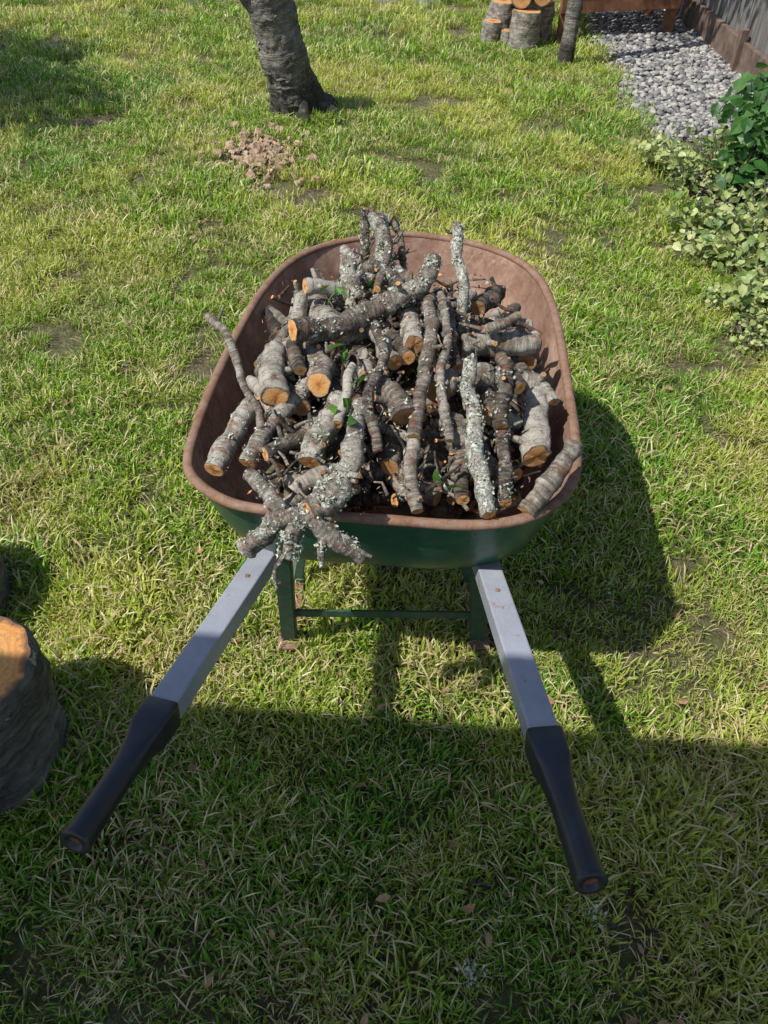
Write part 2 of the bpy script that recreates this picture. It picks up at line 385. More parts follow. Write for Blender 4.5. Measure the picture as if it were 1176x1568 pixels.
for nm,(a,b),s in(('left',HL,.626),('right',HR,.632)):
    d=b-a; start=a-d*1.42; end=a+d*(s+.05)
    beam('handle_'+nm,start,end,.046,.042,M_handle,wb)
    T=d.normalized(); sd=T.cross(Vector((0,0,1))).normalized(); up=sd.cross(T)
    g0=a+d*s; L=(b-g0).length; S=28; vs=[];fs=[]
    pr=[(0,.0262,.0245,9),(.003,.0275,.026,9),(.03,.027,.0255,9),(.052,.0265,.025,7),(.060,.0245,.0235,5),(.075,.0228,.022,3.4),(.10,.0208,.0205,2.4),(.13,.0200,.0200,2),(.17,.0202,.0202,2),(L-.03,.0208,.0208,2),(L-.008,.0212,.0212,2),(L-.002,.0222,.0222,2),(L,.0208,.0208,2),(L+.0006,.012,.012,2),(L-.006,.011,.011,2)]
    for (x,w,h,e) in pr:
        for k in range(S):
            t=2*math.pi*k/S; c_,s_=math.cos(t),math.sin(t)
            vs.append(g0+T*x+sd*w*math.copysign(abs(c_)**(2/e),c_)+up*h*math.copysign(abs(s_)**(2/e),s_))
    P=len(pr)
    for j in range(P-1):
        for k in range(S): fs.append((j*S+k,j*S+(k+1)%S,(j+1)*S+(k+1)%S,(j+1)*S+k))
    m=[0]*len(fs); fs.append(tuple((P-1)*S+k for k in range(S))); m.append(1); fs.append(tuple(range(S))[::-1]); m.append(0)
    g=mesh('grip_'+nm,vs,fs,[M_grip,M_plug],m,True,wb)
    beam('bolt_'+nm,a+d*.10+Vector((0,0,.018)),a+d*.10+Vector((0,0,.024)),.009,.009,M_rim,wb,up=Vector((0,1,0)),bev=.002)
for nm,sx in(('left',-1),('right',1)):
    hx=-.215 if sx<0 else .20; fx=-.236 if sx<0 else .234
    def L_(n_,a,b):
        beam(n_,a,b,.034,.005,M_leg,wb,up=Vector((0,1,0)),bev=.001)
        o=Vector((-sx*.017,.015,0)); beam(n_+'_flange',Vector(a)+o,Vector(b)+o,.005,.03,M_leg,wb,up=Vector((0,1,0)),bev=.001)
    L_('leg_front_'+nm,(hx,1.09,.43),(fx,1.125,.008))
    L_('leg_rear_'+nm,(hx*.85,1.42,.36),(fx,1.30,.008))
    beam('foot_'+nm,(fx,1.10,.024),(fx,1.33,.024),.050,.010,M_rim,wb,bev=.002)
    beam('brace_'+nm,(fx*.98,1.14,.15),(hx*.86,1.40,.34),.02,.004,M_leg,wb,bev=.001)
beam('crossbar',(-.23,1.135,.125),(.228,1.128,.125),.006,.024,M_leg,wb,bev=.001)
S=40; vs=[];fs=[]
for k in range(S):
    a=2*math.pi*k/S
    for j in range(12):
        b=2*math.pi*j/12; R=.165+.042*math.cos(b); vs.append(Vector((math.sin(b)*.042,math.cos(a)*R,math.sin(a)*R))+axle)
for k in range(S):
    for j in range(12): fs.append((k*12+j,((k+1)%S)*12+j,((k+1)%S)*12+(j+1)%12,k*12+(j+1)%12))
mesh('wheel_tyre',vs,fs,M_tyre,None,True,wb)
vs=[];fs=[]
for x,R in((-.03,.02),(-.03,.05),(-.012,.07),(-.02,.128),(.02,.128),(.012,.07),(.03,.05),(.03,.02)):
    for k in range(S): a=2*math.pi*k/S; vs.append(Vector((x,math.cos(a)*R,math.sin(a)*R))+axle)
for j in range(7):
    for k in range(S): fs.append((j*S+k,j*S+(k+1)%S,(j+1)*S+(k+1)%S,(j+1)*S+k))
mesh('wheel_hub',vs,fs,M_leg,None,True,wb)
beam('axle',axle+Vector((-.10,0,0)),axle+Vector((.10,0,0)),.016,.016,M_rim,wb)
beam('nose_brace',axle+Vector((-.07,.03,.02)),(.03,1.80,.36),.03,.006,M_leg,wb); 

# ---------------------------------------------------------------- leaves helper
def leafmesh(name,cs,sizes,nrm_up,mat,seed,aspect=.3,parent=None):
    g=np.random.default_rng(seed); n=len(cs); cs=np.array(cs)
    nr=g.normal(size=(n,3)); nr[:,2]=np.abs(nr[:,2])*.6+nrm_up; nr/=np.linalg.norm(nr,axis=1)[:,None]
    t=g.normal(size=(n,3)); t-=nr*(t*nr).sum(1)[:,None]; t/=np.linalg.norm(t,axis=1)[:,None]; s=np.cross(nr,t)
    loc=[(0,0,0),(1,0,-.12),(.28,aspect,.07),(.68,aspect*.8,.03),(.28,-aspect,.07),(.68,-aspect*.8,.03),(.5,0,.0)]
    V=np.stack([cs+(t*a+s*b+nr*c)*np.array(sizes)[:,None] for a,b,c in loc],1).reshape(-1,3)
    F=[]
    for i in range(n):
        o=i*7; F+=[(o,o+6,o+3,o+2),(o+6,o+1,o+3),(o,o+4,o+5,o+6),(o+6,o+5,o+1)]
    me=bpy.data.meshes.new(name); me.from_pydata(V.tolist(),[],F); me.materials.append(mat)
    a=me.attributes.new('bc','FLOAT','POINT'); a.data.foreach_set('value',np.repeat(g.random(n),7))
    o=bpy.data.objects.new(name,me); sc.collection.objects.link(o)
    if parent: o.parent=parent
    return o
def leafmat(name,c1,c2,c3,trans=.35,rough=.45):
    m,nt,b=newmat(name); bc=attr(nt,'bc')
    c=ramp(nt,bc,[(.0,c1),(.5,c2),(1,c3)]); nt.links.new(c,b.inputs['Base Color']); b.inputs['Roughness'].default_value=rough
    tr=N(nt,'ShaderNodeBsdfTranslucent'); nt.links.new(c,tr.inputs[0]); mx=N(nt,'ShaderNodeMixShader'); mx.inputs[0].default_value=trans
    nt.links.new(b.outputs[0],mx.inputs[1]); nt.links.new(tr.outputs[0],mx.inputs[2]); nt.links.new(mx.outputs[0],nt.nodes['Material Output'].inputs[0]); return m
M_leafg=leafmat('leaf_green',(.04,.12,.018),(.08,.22,.025),(.16,.32,.05))
M_leafy=leafmat('leaf_light',(.12,.21,.05),(.34,.42,.13),(.62,.64,.30))
M_leafd=leafmat('leaf_dark',(.025,.09,.02),(.05,.15,.03),(.11,.25,.06))
cs=[];sz=[]
for (x,y,z) in [(-.085,1.14,.735),(-.07,1.13,.735),(-.10,1.40,.82),(-.085,1.42,.82),(-.08,1.29,.765),(-.075,1.26,.755),(-.17,1.41,.82),(.11,1.0,.665),(-.02,1.46,.81),(-.06,1.20,.745),(-.12,1.38,.79)]:
    for _ in range(2): cs.append((x+random.gauss(0,.01),y+random.gauss(0,.01),z+random.gauss(0,.003))); sz.append(random.uniform(.02,.05))
leafmesh('leaves',cs,sz,.15,M_leafg,3,.24,parent=pile)

# ---------------------------------------------------------------- ground
def groundmat():
    m,nt,b=newmat('lawn_soil'); p=geo(nt)
    c=ramp(nt,noi(nt,p,34,6,.8),[(.32,(.06,.05,.026)),(.5,(.20,.155,.09)),(.68,(.46,.36,.24))])
    c=mix(nt,ramp(nt,noi(nt,p,11,4),[(.4,(.6,.6,.6)),(.6,(0,0,0))]),c,(.13,.18,.035))
    nt.links.new(c,b.inputs['Base Color']); b.inputs['Roughness'].default_value=.95
    bump(nt,b,noi(nt,p,70,5,.7),1.,.04); return m
M_ground=groundmat()
mesh('lawn',[(-150,-150,0),(150,-150,0),(150,150,0),(-150,150,0)],[(0,1,2,3)],M_ground)

def grassmat():
    m,nt,b=newmat('grass_blade'); bc=attr(nt,'bc'); hh=attr(nt,'hh')
    gv=attr(nt,'gv','Vector','INSTANCER'); sp=N(nt,'ShaderNodeSeparateXYZ'); nt.links.new(gv,sp.inputs[0]); dry,pt,big=sp.outputs[0],sp.outputs[1],sp.outputs[2]
    green=ramp(nt,bc,[(0,(.10,.24,.014)),(.45,(.27,.47,.026)),(.8,(.46,.65,.06))])
    green=mix(nt,mth(nt,'MULTIPLY',big,.5),green,(.09,.30,.02))
    green=mix(nt,mth(nt,'MULTIPLY',dry,.6),green,(.66,.66,.12))
    straw=ramp(nt,bc,[(.86,(0,0,0)),(.88,(1,1,1))])
    sc_=mix(nt,mth(nt,'FRACT',mth(nt,'MULTIPLY',bc,37.)),(.86,.76,.42),(.46,.34,.16))
    c=mix(nt,mth(nt,'MAXIMUM',straw,mth(nt,'MULTIPLY',pt,mth(nt,'GREATER_THAN',bc,.45))),green,sc_)
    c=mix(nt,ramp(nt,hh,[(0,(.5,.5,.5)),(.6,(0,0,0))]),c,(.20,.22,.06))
    nt.links.new(c,b.inputs['Base Color']); b.inputs['Roughness'].default_value=.42
    tr=N(nt,'ShaderNodeBsdfTranslucent'); nt.links.new(c,tr.inputs[0]); mx=N(nt,'ShaderNodeMixShader'); mx.inputs[0].default_value=.3
    nt.links.new(b.outputs[0],mx.inputs[1]); nt.links.new(tr.outputs[0],mx.inputs[2]); nt.links.new(mx.outputs[0],nt.nodes['Material Output'].inputs[0]); return m
M_grass=grassmat()
def tuft(i,nb=44,rad=.055):
    g=np.random.default_rng(100+i); V=[];F=[];bc=[];hh=[]
    for k in range(nb):
        a=g.random()*6.28; r=rad*g.random()**.7; bx,by=r*math.cos(a),r*math.sin(a)
        c=g.random(); L=g.uniform(.014,.052); lean=g.uniform(.2,1.4); az=a+g.normal()*1.2; w=g.uniform(.0010,.0026)
        if c>.87: lean=g.uniform(1.1,1.5); L=g.uniform(.02,.06); w*=.7; az=g.random()*6.28
        dx,dy=math.cos(az),math.sin(az); tw=g.uniform(-.8,.8); sx,sy=-math.sin(az+tw),math.cos(az+tw)
        x=y=0.;z=0.001 if c<=.87 else g.uniform(.002,.022); o=len(V); th=lean*.5
        for j,(f,wf) in enumerate(((0,1),(.38,1),(.72,.75),(1,0))):
            if j:
                seg=L*(.38,.34,.28)[j-1]; x+=math.sin(th)*seg;z+=math.cos(th)*seg; th=min(1.75,th+lean*.38)
            if z<.002: z=.002
            px,py=bx+dx*x,by+dy*x
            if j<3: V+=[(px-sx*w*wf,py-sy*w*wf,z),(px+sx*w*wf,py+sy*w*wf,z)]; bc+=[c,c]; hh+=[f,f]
            else: V.append((px,py,z)); bc.append(c); hh.append(f)
        F+=[(o,o+1,o+3,o+2),(o+2,o+3,o+5,o+4),(o+4,o+5,o+6)]
    me=bpy.data.meshes.new('grass_tuft'); me.from_pydata(V,[],F); me.materials.append(M_grass)
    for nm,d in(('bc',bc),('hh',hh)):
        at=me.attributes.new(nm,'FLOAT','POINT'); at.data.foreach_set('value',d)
    return bpy.data.objects.new('grass_tuft',me)
def scatter(name,pts,rot,scl,variants,gv=None):
    col=bpy.data.collections.new(name+'_parts')
    for v in variants: col.objects.link(v)
    me=bpy.data.meshes.new(name); me.from_pydata([tuple(p) for p in pts],[],[])
    a=me.attributes.new('rot','FLOAT_VECTOR','POINT'); a.data.foreach_set('vector',np.array(rot,dtype=float).ravel())
    if gv: a=me.attributes.new('gv','FLOAT_VECTOR','POINT'); a.data.foreach_set('vector',np.array(gv,dtype=float).ravel())
    a=me.attributes.new('scl','FLOAT','POINT'); a.data.foreach_set('value',np.array(scl,dtype=float))
    a=me.attributes.new('idx','INT','POINT'); a.data.foreach_set('value',rng.integers(0,len(variants),len(pts)).astype(np.int32))
    o=bpy.data.objects.new(name,me); sc.collection.objects.link(o)
    ng=bpy.data.node_groups.new(name,'GeometryNodeTree')
    ng.interface.new_socket('Geometry',in_out='INPUT',socket_type='NodeSocketGeometry'); ng.interface.new_socket('Geometry',in_out='OUTPUT',socket_type='NodeSocketGeometry')
    gi=ng.nodes.new('NodeGroupInput');go=ng.nodes.new('NodeGroupOutput'); iop=ng.nodes.new('GeometryNodeInstanceOnPoints')
    ci=ng.nodes.new('GeometryNodeCollectionInfo'); ci.inputs['Collection'].default_value=col; ci.inputs['Separate Children'].default_value=True; ci.inputs['Reset Children'].default_value=True
    def na(n_,t):
        q=ng.nodes.new('GeometryNodeInputNamedAttribute'); q.data_type=t; q.inputs['Name'].default_value=n_; return q.outputs[0]
    iop.inputs['Pick Instance'].default_value=True
    ng.links.new(gi.outputs[0],iop.inputs['Points']); ng.links.new(ci.outputs[0],iop.inputs['Instance']); ng.links.new(na('idx','INT'),iop.inputs['Instance Index'])
    ng.links.new(na('rot','FLOAT_VECTOR'),iop.inputs['Rotation']); ng.links.new(na('scl','FLOAT'),iop.inputs['Scale']); ng.links.new(iop.outputs[0],go.inputs[0])
    md=o.modifiers.new('scatter','NODES'); md.node_group=ng; return o
logs=[(-.84,.83,.15),(-1.11,1.22,.16),(-.54,4.98,.18),(.98,6.27,.14),(.76,6.4,.09),(1.23,5.88,.06),(-.66,4.35,.21),(-.236,1.2,.02),(.234,1.2,.02)]
bare=[(-.81,3.46,.12),(-.28,3.78,.12),(-.64,.425,.12),(.457,.516,.09),(-.55,.71,.08),(-1.66,4.88,.2),(-.61,.59,.07),(-.35,1.55,.08),(-1.3,3.0,.1),(.3,4.6,.1),(-.2,.40,.05),(-.95,2.3,.08),(0.2,1.15,.05),(-.05,5.6,.12),(-1.9,3.9,.15)]
def ok(x,y):
    if x>1.60+.05*noise.noise(Vector((0,y*5,3))) -(.0 if y>4.7 else .12) and y>2.5: return False
    for a,b,r in logs:
        if (x-a)**2+(y-b)**2<(r*.8)**2: return False
    return True
def cl(v): return max(0.,min(1.,v))
def gvec(x,y):
    p=Vector((x,y,0)); f=lambda s,o: noise.fractal(p*s+Vector((o,o,o)),.6,2.1,4)
    return (cl((f(1.0,3)+.12)*2.0),cl((f(3.2,17)-.08)*3.0)*.85,cl((f(.8,41)+.0)*2.5+(.5 if y<.9 else 0)))
pts=[];rot=[];scl=[];gv=[]
for (y0,y1,x0f,dens,sm) in ((-.3,1.3,1.5,880,.96),(1.3,3.2,2.3,600,1.0),(3.2,6,3.3,310,1.2),(6,11,5,130,1.5)):
    n_=int(2*x0f*(y1-y0)*dens); 
    for x,y in zip(rng.uniform(-x0f,x0f,n_),rng.uniform(y0,y1,n_)):
        if abs(x)>.62*y*.95+1.15 or not ok(x,y): continue
        d=noise.noise(Vector((x*2.2,y*2.2,1)))+.8*noise.noise(Vector((x*8,y*8,5)))
        bs=1.
        for a,b,r in bare:
            q=((x-a)**2+((y-b)*1.3)**2)**.5/r+.5*noise.noise(Vector((x*15,y*15,2)))
            bs=min(bs,q)
        if bs<.75 and random.random()<.75: continue
        if d<-.5 and random.random()<.65: continue
        pts.append((x,y,0)); rot.append((random.gauss(0,.08),random.gauss(0,.08),rng.random()*6.28)); scl.append(max(.5,sm*(.92+.55*d+.3*random.random()))*(.6+.4*min(1,bs)))
        g_=gvec(x,y); gv.append((g_[0],max(g_[1],cl(1.1-bs)),g_[2]))
for a,b,r in logs[:6]:
    for k in range(int(110*r/.15)):
        t=random.random()*6.28; q=r*random.uniform(1.0,1.35); pts.append((a+q*math.cos(t),b+q*math.sin(t),0)); rot.append((0,0,random.random()*6.28)); scl.append(random.uniform(1.1,1.8)); gv.append((.1,0,.6))
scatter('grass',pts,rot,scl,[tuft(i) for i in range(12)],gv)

M_deb=simple('dry_leaf',[(.14,.07,.035),(.34,.20,.10),(.48,.33,.19)],12,.8)
cs=[];sz=[]
for k in range(560):
    y=random.uniform(.3,5.5); x=random.uniform(-1,1)*(.6*y+.5)
    if ok(x,y): cs.append((x,y,random.uniform(.015,.04))); sz.append(random.uniform(.008,.034))
leafmesh('fallen_leaves',cs,sz,1.2,M_deb,5,.25)
A=Acc()
for (cx,cy,n_,sp) in [(.16,.40,60,.012),(.40,.50,30,.01),(-.05,.45,12,.05),(.6,1.3,20,.02),(-.5,.62,20,.03),(-.3,1.1,20,.05)]:
    for k in range(n_):
        c=Vector((random.gauss(cx,sp),random.gauss(cy,sp),random.uniform(.02,.04))); s=random.uniform(.002,.005)
        d=Vector((random.gauss(0,1),random.gauss(0,1),random.gauss(0,1))).normalized()*s; e=d.orthogonal().normalized()*s
        A.add([c-d,c+e,c+d,c-e],[(0,1,2,3)],2)
for a,b,r in bare:
    for k in range(int(500*r)):
        c=Vector((random.gauss(a,r*.6),random.gauss(b,r*.6),random.uniform(.004,.018))); s=random.uniform(.003,.012)
        d=Vector((random.gauss(0,1),random.gauss(0,1),random.gauss(0,.4))).normalized()*s; e=d.orthogonal().normalized()*s*.5
        A.add([c-d,c+e,c+d,c-e],[(0,1,2,3)],random.choice([0,0,1]),[(c.x,c.y,0)]*4,.4,0,[.6]*4,.7)
for k in range(90):
    y=random.uniform(.3,3.5); x=random.uniform(-1,1)*(.55*y+.4)
    if not ok(x,y): continue
    a=random.random()*6.28; twig(A,Vector((x,y,.02)),Vector((math.cos(a),math.sin(a),random.uniform(-.1,.25))),random.uniform(.03,.1),random.uniform(.0012,.003),1500+k)
A.obj('fallen_twigs',[M_bark,M_cut,M_lich],False)

# ---------------------------------------------------------------- log rounds, stumps
A=Acc(); stick(A,[(-.860,.825,0),(-.855,.83,.16),(-.840,.845,.325)],.155,.143,seed=40,segs=64,step=.008,rough=.045,tone=.5,lich=.25,endrn=(.2,.0),wob=.004,nf=.5,flare=.06,tilt=.05,rv=.04,kscale=.25)
A.obj('log_round',[M_log,M_cut2])
A=Acc(); stick(A,[(-1.13,1.22,0),(-1.13,1.22,.22)],.17,.16,seed=41,segs=40,step=.012,rough=.05,tone=.5,lich=.3,endrn=(.2,.6),wob=.003,nf=.5,tilt=.05,rv=.04,kscale=.3)
A.obj('log_round',[M_log,M_cut])
A=Acc(); stick(A,[(-.49,5.0,-.02),(-.53,4.97,.12),(-.585,4.93,.42),(-.655,4.88,.80)],.122,.120,seed=42,segs=72,step=.008,rough=.05,tone=.58,lich=.45,endrn=(.2,.2),wob=.008,nf=.7,flare=.45,tilt=.1,rv=.06,kscale=.2)
stick(A,[(-.64,4.90,.50),(-.71,4.86,.62),(-.745,4.84,.68)],.06,.055,seed=43,segs=24,step=.012,rough=.06,tone=.6,lich=.2,endrn=(.2,.1),wob=.004,nf=.4,kscale=.3)
for k,(dx,dy,L) in enumerate([(.9,-.35,.20),(.2,-1,.14),(-.8,-.5,.12),(.7,.6,.15),(-.5,.8,.12)]):
    b0=Vector((-.50,4.99,0)); d=Vector((dx,dy,0)).normalized()
    stick(A,[b0+d*.05+Vector((0,0,.20)),b0+d*.13+Vector((0,0,.09)),b0+d*(.12+L*.6)+Vector((0,0,.02)),b0+d*(.12+L)+Vector((0,0,-.03))],.055,.02,seed=1300+k,segs=18,step=.012,tone=.4,rough=.08,nf=.6,caps=(0,0),kscale=.3)
for k in range(30):
    z=random.uniform(.06,.74); t=z/.8; cx=-.53-.12*t; cy=4.97-.09*t; a0=random.uniform(2.6,5.6); r=.119+.05*math.exp(-z/.12)
    P=[(cx+r*math.cos(a0+s*.2),cy+r*math.sin(a0+s*.2),z+random.gauss(0,.006)) for s in range(random.choice([3,4,5]))]
    stick(A,P,.008,.004,seed=1200+k,segs=7,step=.010,tone=random.uniform(.5,1.),rough=.4,caps=(0,0))
A.obj('cut_cherry_tree',[M_trunk,M_cut])
A=Acc()
for j,(x,y,z,h,r) in enumerate([(.99,6.28,0,.26,.108),(.77,6.42,0,.17,.07),(.86,6.62,0,.25,.10),(1.13,6.62,0,.26,.11),(.88,6.38,.0,.12,.05)]):
    stick(A,[(x,y,z),(x+.01,y,z+h)],r,r*.95,seed=50+j,segs=28,step=.012,rough=.06,tone=.62,lich=.3,endrn=(.3,.45),wob=.003,nf=.4,tilt=.05,kscale=.3)
for j,(x,y,z,r) in enumerate([(.95,6.42,.34,.07),(1.10,6.46,.34,.065),(1.0,6.46,.46,.06)]):
    stick(A,[(x,y-.14,z),(x+.01,y+.2,z)],r,r*.95,seed=60+j,segs=24,step=.012,rough=.05,tone=.62,lich=.3,endrn=(.5,.2),wob=.003,nf=.4,kscale=.3)
A.obj('log_stack',[M_bark,M_cut])
M_chip=simple('weathered_chips',[(.16,.10,.06),(.36,.25,.16),(.58,.44,.31)],30,.9,.5)
A=Acc(); stick(A,[(-.66,4.35,-.05),(-.66,4.35,.02)],.17,.14,seed=70,segs=48,step=.012,rough=.3,tone=.5,lich=.1,wob=.0,nf=.3,tilt=.1)
rs=random.Random(3)
for k in range(700):
    a=rs.random()*6.28;q=abs(rs.gauss(0,.13)); c=Vector((-.65+q*math.cos(a)*1.1,4.32+q*math.sin(a)*1.6,.012+.035*rs.random())); s=rs.uniform(.005,.028)
    d=Vector((rs.gauss(0,1),rs.gauss(0,1),rs.gauss(0,.4))).normalized()*s; e=d.orthogonal().normalized()*s*.5; h=Vector((0,0,s*.3))
    A.add([c-d-e,c+d-e,c+d+e,c-d+e,c-d*.7-e*.7+h,c+d*.8-e*.7+h,c+d*.7+e*.8+h,c-d*.8+e*.7+h],[(4,5,6,7),(0,1,5,4),(1,2,6,5),(2,3,7,6),(3,0,4,7)],1)
A.obj('tree_stump',[M_log,M_chip],False)

# ---------------------------------------------------------------- trees
def crown(name,parent,centers,n_,ls,mat,seed):
    g=random.Random(seed); cs=[];sz=[]
    for k in range(n_):
        c=g.choice(centers); R=c[3]; d=Vector((g.gauss(0,1),g.gauss(0,1),g.gauss(0,.8))).normalized()*R*(g.random()**.45)
        cs.append((c[0]+d.x,c[1]+d.y,c[2]+d.z)); sz.append(g.uniform(.6,1.3)*ls)
    return leafmesh(name,cs,sz,.3,mat,seed,.3,parent=parent)
t1=bpy.data.objects.new('young_tree',None); sc.collection.objects.link(t1)
A=Acc(); stick(A,[(1.23,5.88,0),(1.24,5.90,.4),(1.25,5.95,1.0),(1.24,5.95,2.2)],.050,.03,seed=80,segs=24,step=.015,rough=.07,tone=.55,lich=.1,nf=.4,flare=.25,wob=.01,kscale=.3)
for k,(d,z) in enumerate([((.5,.1,.5),1.4),((-.4,.2,.6),1.6),((.2,-.5,.5),1.8),((.3,.4,.6),1.7),((-.3,-.2,.5),1.9)]):
    p=Vector((1.245,5.95,z)); stick(A,[p,p+Vector(d)*.5,p+Vector(d)+Vector((0,0,.2))],.018,.006,seed=90+k,segs=10,step=.02)
o=A.obj('trunk',[M_trunk,M_cut]); o.parent=t1
crown('crown',t1,[(1.6,6.0,2.1,.35),(.95,6.1,2.3,.3),(1.4,5.5,2.4,.35),(1.5,6.3,2.4,.35),(1.2,5.9,2.7,.4),(1.75,6.2,1.85,.25)],1300,.07,M_leafd,21)
t2=bpy.data.objects.new('cherry_tree',None); sc.collection.objects.link(t2)
A=Acc(); stick(A,[(-5.2,4.9,0),(-5.15,4.9,1.0),(-5.1,4.9,2.6)],.16,.1,seed=81,segs=24,step=.03,rough=.07,tone=.4,nf=.3,flare=.3,wob=.02)
cl_=[]
for k in range(9):
    a=k*.7; p=Vector((-5.12,4.9,1.9+.1*k)); d=Vector((math.cos(a)*1.1,math.sin(a)*1.0,.6)); stick(A,[p,p+d*.5,p+d+Vector((0,0,.2))],.05,.012,seed=110+k,segs=10,step=.04); q=p+d; cl_.append((q.x+.15,q.y-.15,q.z+.1,.42)); q=p+d*.55; cl_.append((q.x+.15,q.y-.1,q.z+.3,.45))
o=A.obj('trunk',[M_trunk,M_cut]); o.parent=t2
crown('crown',t2,cl_,7500,.10,M_leafd,22)

# ---------------------------------------------------------------- gravel
M_gsheet=simple('gravel_bed',[(.06,.055,.05),(.14,.135,.13),(.22,.21,.20)],60,.95,.8,.01)
edge=[(1.58,4.55),(1.52,4.8),(1.56,5.2),(1.62,5.7),(1.66,6.2),(1.6,6.8),(1.55,7.5),(1.5,10)]
vs=[(x,y,.004) for x,y in edge]+[(2.40,y,.004) for x,y in edge]; k=len(edge)
mesh('gravel_path',vs,[(i,i+k,i+1+k,i+1) for i in range(k-1)],M_gsheet)
def stonemat():
    m,nt,b=newmat('stone'); oi=N(nt,'ShaderNodeObjectInfo').outputs['Random']; p=geo(nt)
    c=ramp(nt,oi,[(0,(.09,.09,.10)),(.3,(.19,.19,.19)),(.65,(.34,.33,.31)),(1,(.54,.50,.45))])
    c=mix(nt,mth(nt,'MULTIPLY',noi(nt,p,80,4),.4),c,(.15,.14,.13)); nt.links.new(c,b.inputs['Base Color']); b.inputs['Roughness'].default_value=.8; return m
M_stone=stonemat()
def stone(i):
    import bmesh
    bm=bmesh.new(); bmesh.ops.create_icosphere(bm,subdivisions=2,radius=.5)
    for v in bm.verts:
        v.co*=1+.45*noise.noise(v.co*1.8+Vector((i*5,0,0))); v.co.z*=.6; v.co.x*=1.25
    me=bpy.data.meshes.new('stone'); bm.to_mesh(me); bm.free(); me.materials.append(M_stone)
    me.polygons.foreach_set('use_smooth',[True]*len(me.polygons)); return bpy.data.objects.new('stone',me)
pts=[];rot=[];scl=[]
for k in range(9000):
    y=4.5+random.random()**1.2*5; x=random.uniform(1.42,2.38)
    ex=np.interp(y,[e[1] for e in edge],[e[0] for e in edge])
    if x<ex-.03-random.random()**3*.15: continue
    if y<4.9 and random.random()<(4.9-y)*1.5: continue
    pts.append((x,y,random.uniform(.004,.022))); rot.append((random.uniform(-.4,.4),random.uniform(-.4,.4),random.random()*6.28)); scl.append(random.uniform(.014,.042))
scatter('gravel',pts,rot,scl,[stone(i) for i in range(6)])

# ---------------------------------------------------------------- garden bed and shrubs
M_soil=simple('bed_soil',[(.05,.035,.025),(.13,.10,.07),(.30,.24,.16)],35,.95,.9,.02)
be=[(1.42,1.9),(1.36,2.4),(1.38,2.9),(1.42,3.4),(1.45,4.0),(1.5,4.5),(1.56,4.72)]
vs=[(x,y,.003) for x,y in be]+[(2.40,y,.003) for x,y in be]; k=len(be)
mesh('garden_bed',vs,[(i,i+k,i+1+k,i+1) for i in range(k-1)],M_soil)
def shrub(name,blobs,nst,nl,ls,mat,seed,asp):
    e=bpy.data.objects.new(name,None); sc.collection.objects.link(e); g=random.Random(seed)
    A=Acc(); cs=[];sz=[]
    for s in range(nst):
        b=g.choice(blobs); a=g.random()*6.28; q=b[3]*math.sqrt(g.random())
        tip=Vector((b[0]+q*math.cos(a),b[1]+q*math.sin(a),b[2]*g.uniform(.45,1.1))); base=Vector((b[0]+q*.4*math.cos(a),b[1]+q*.4*math.sin(a),0))
        mid=(base+tip)/2+Vector((0,0,.04)); C=stick(A,[base,mid,tip],.003,.0015,seed=500+s,segs=5,step=.04,caps=(0,0),tone=.6)
        for k in range(nl):
            c=C[max(0,min(len(C)-1,int(len(C)*g.uniform(.35,1))))]
            cs.append((c.x+g.gauss(0,ls*.6),c.y+g.gauss(0,ls*.6),max(.01,c.z+g.gauss(0,ls*.4)))); sz.append(ls*g.uniform(.5,1.25))
    o=A.obj('stems',[M_log,M_cut]); o.parent=e
    leafmesh('foliage',cs,sz,.8,mat,seed,asp,parent=e)
shrub('leafy_shrub',[(1.50,3.0,.18,.22),(1.58,3.4,.24,.26),(1.52,3.85,.22,.2),(1.70,3.2,.28,.25),(1.72,4.0,.26,.25),(1.90,3.7,.3,.3),(1.44,3.3,.14,.18),(1.50,2.75,.15,.18),(1.40,3.1,.10,.14),(1.48,2.6,.10,.14),(1.46,4.15,.12,.16)],330,8,.042,M_leafy,31,.36)
shrub('hydrangea_bush',[(1.95,4.15,.45,.25),(1.85,3.85,.42,.22),(2.1,3.9,.5,.3),(1.72,3.75,.38,.14)],85,10,.080,M_leafd,32,.38)
shrub('ground_cover_plant',[(1.50,2.45,.05,.2),(1.6,2.2,.06,.25),(1.5,4.3,.08,.15),(1.32,2.75,.03,.1),(1.5,2.55,.08,.2),(1.38,2.5,.03,.12)],170,7,.024,M_leafy,33,.4)

# ---------------------------------------------------------------- fence, bench
m,nt,b=newmat('fence_wood'); p=geo(nt); mp=N(nt,'ShaderNodeMapping'); mp.inputs['Scale'].default_value=(60,60,2.5); nt.links.new(p,mp.inputs[0])
g_=noi(nt,mp.outputs[0],1,5,.6); nt.links.new(ramp(nt,g_,[(.3,(.07,.065,.06)),(.55,(.19,.175,.16)),(.75,(.32,.30,.27))]),b.inputs['Base Color']); b.inputs['Roughness'].default_value=.85; bump(nt,b,g_,.5,.004); M_fence=m
M_brown=simple('brown_stain',[(.14,.055,.03),(.24,.10,.05),(.34,.16,.09)],14,.7,.4,.003)
M_kick=simple('kick_board',[(.07,.05,.04),(.15,.10,.075),(.22,.16,.12)],12,.85,.5,.003)
fe=bpy.data.objects.new('wooden_fence',None); sc.collection.objects.link(fe)
y=1.0; i=0
while y<10.5:
    w=.138; x=2.42+random.uniform(-.003,.003)
    beam('board_%d'%i,(x,y+w/2,.16),(x,y+w/2,1.8+random.uniform(-.01,.01)),w,.018,M_fence,fe,up=Vector((1,0,0)),bev=.002); y+=w+.006; i+=1
beam('kick_board',(2.385,1,.10),(2.385,10.5,.10),.035,.18,M_kick,fe)
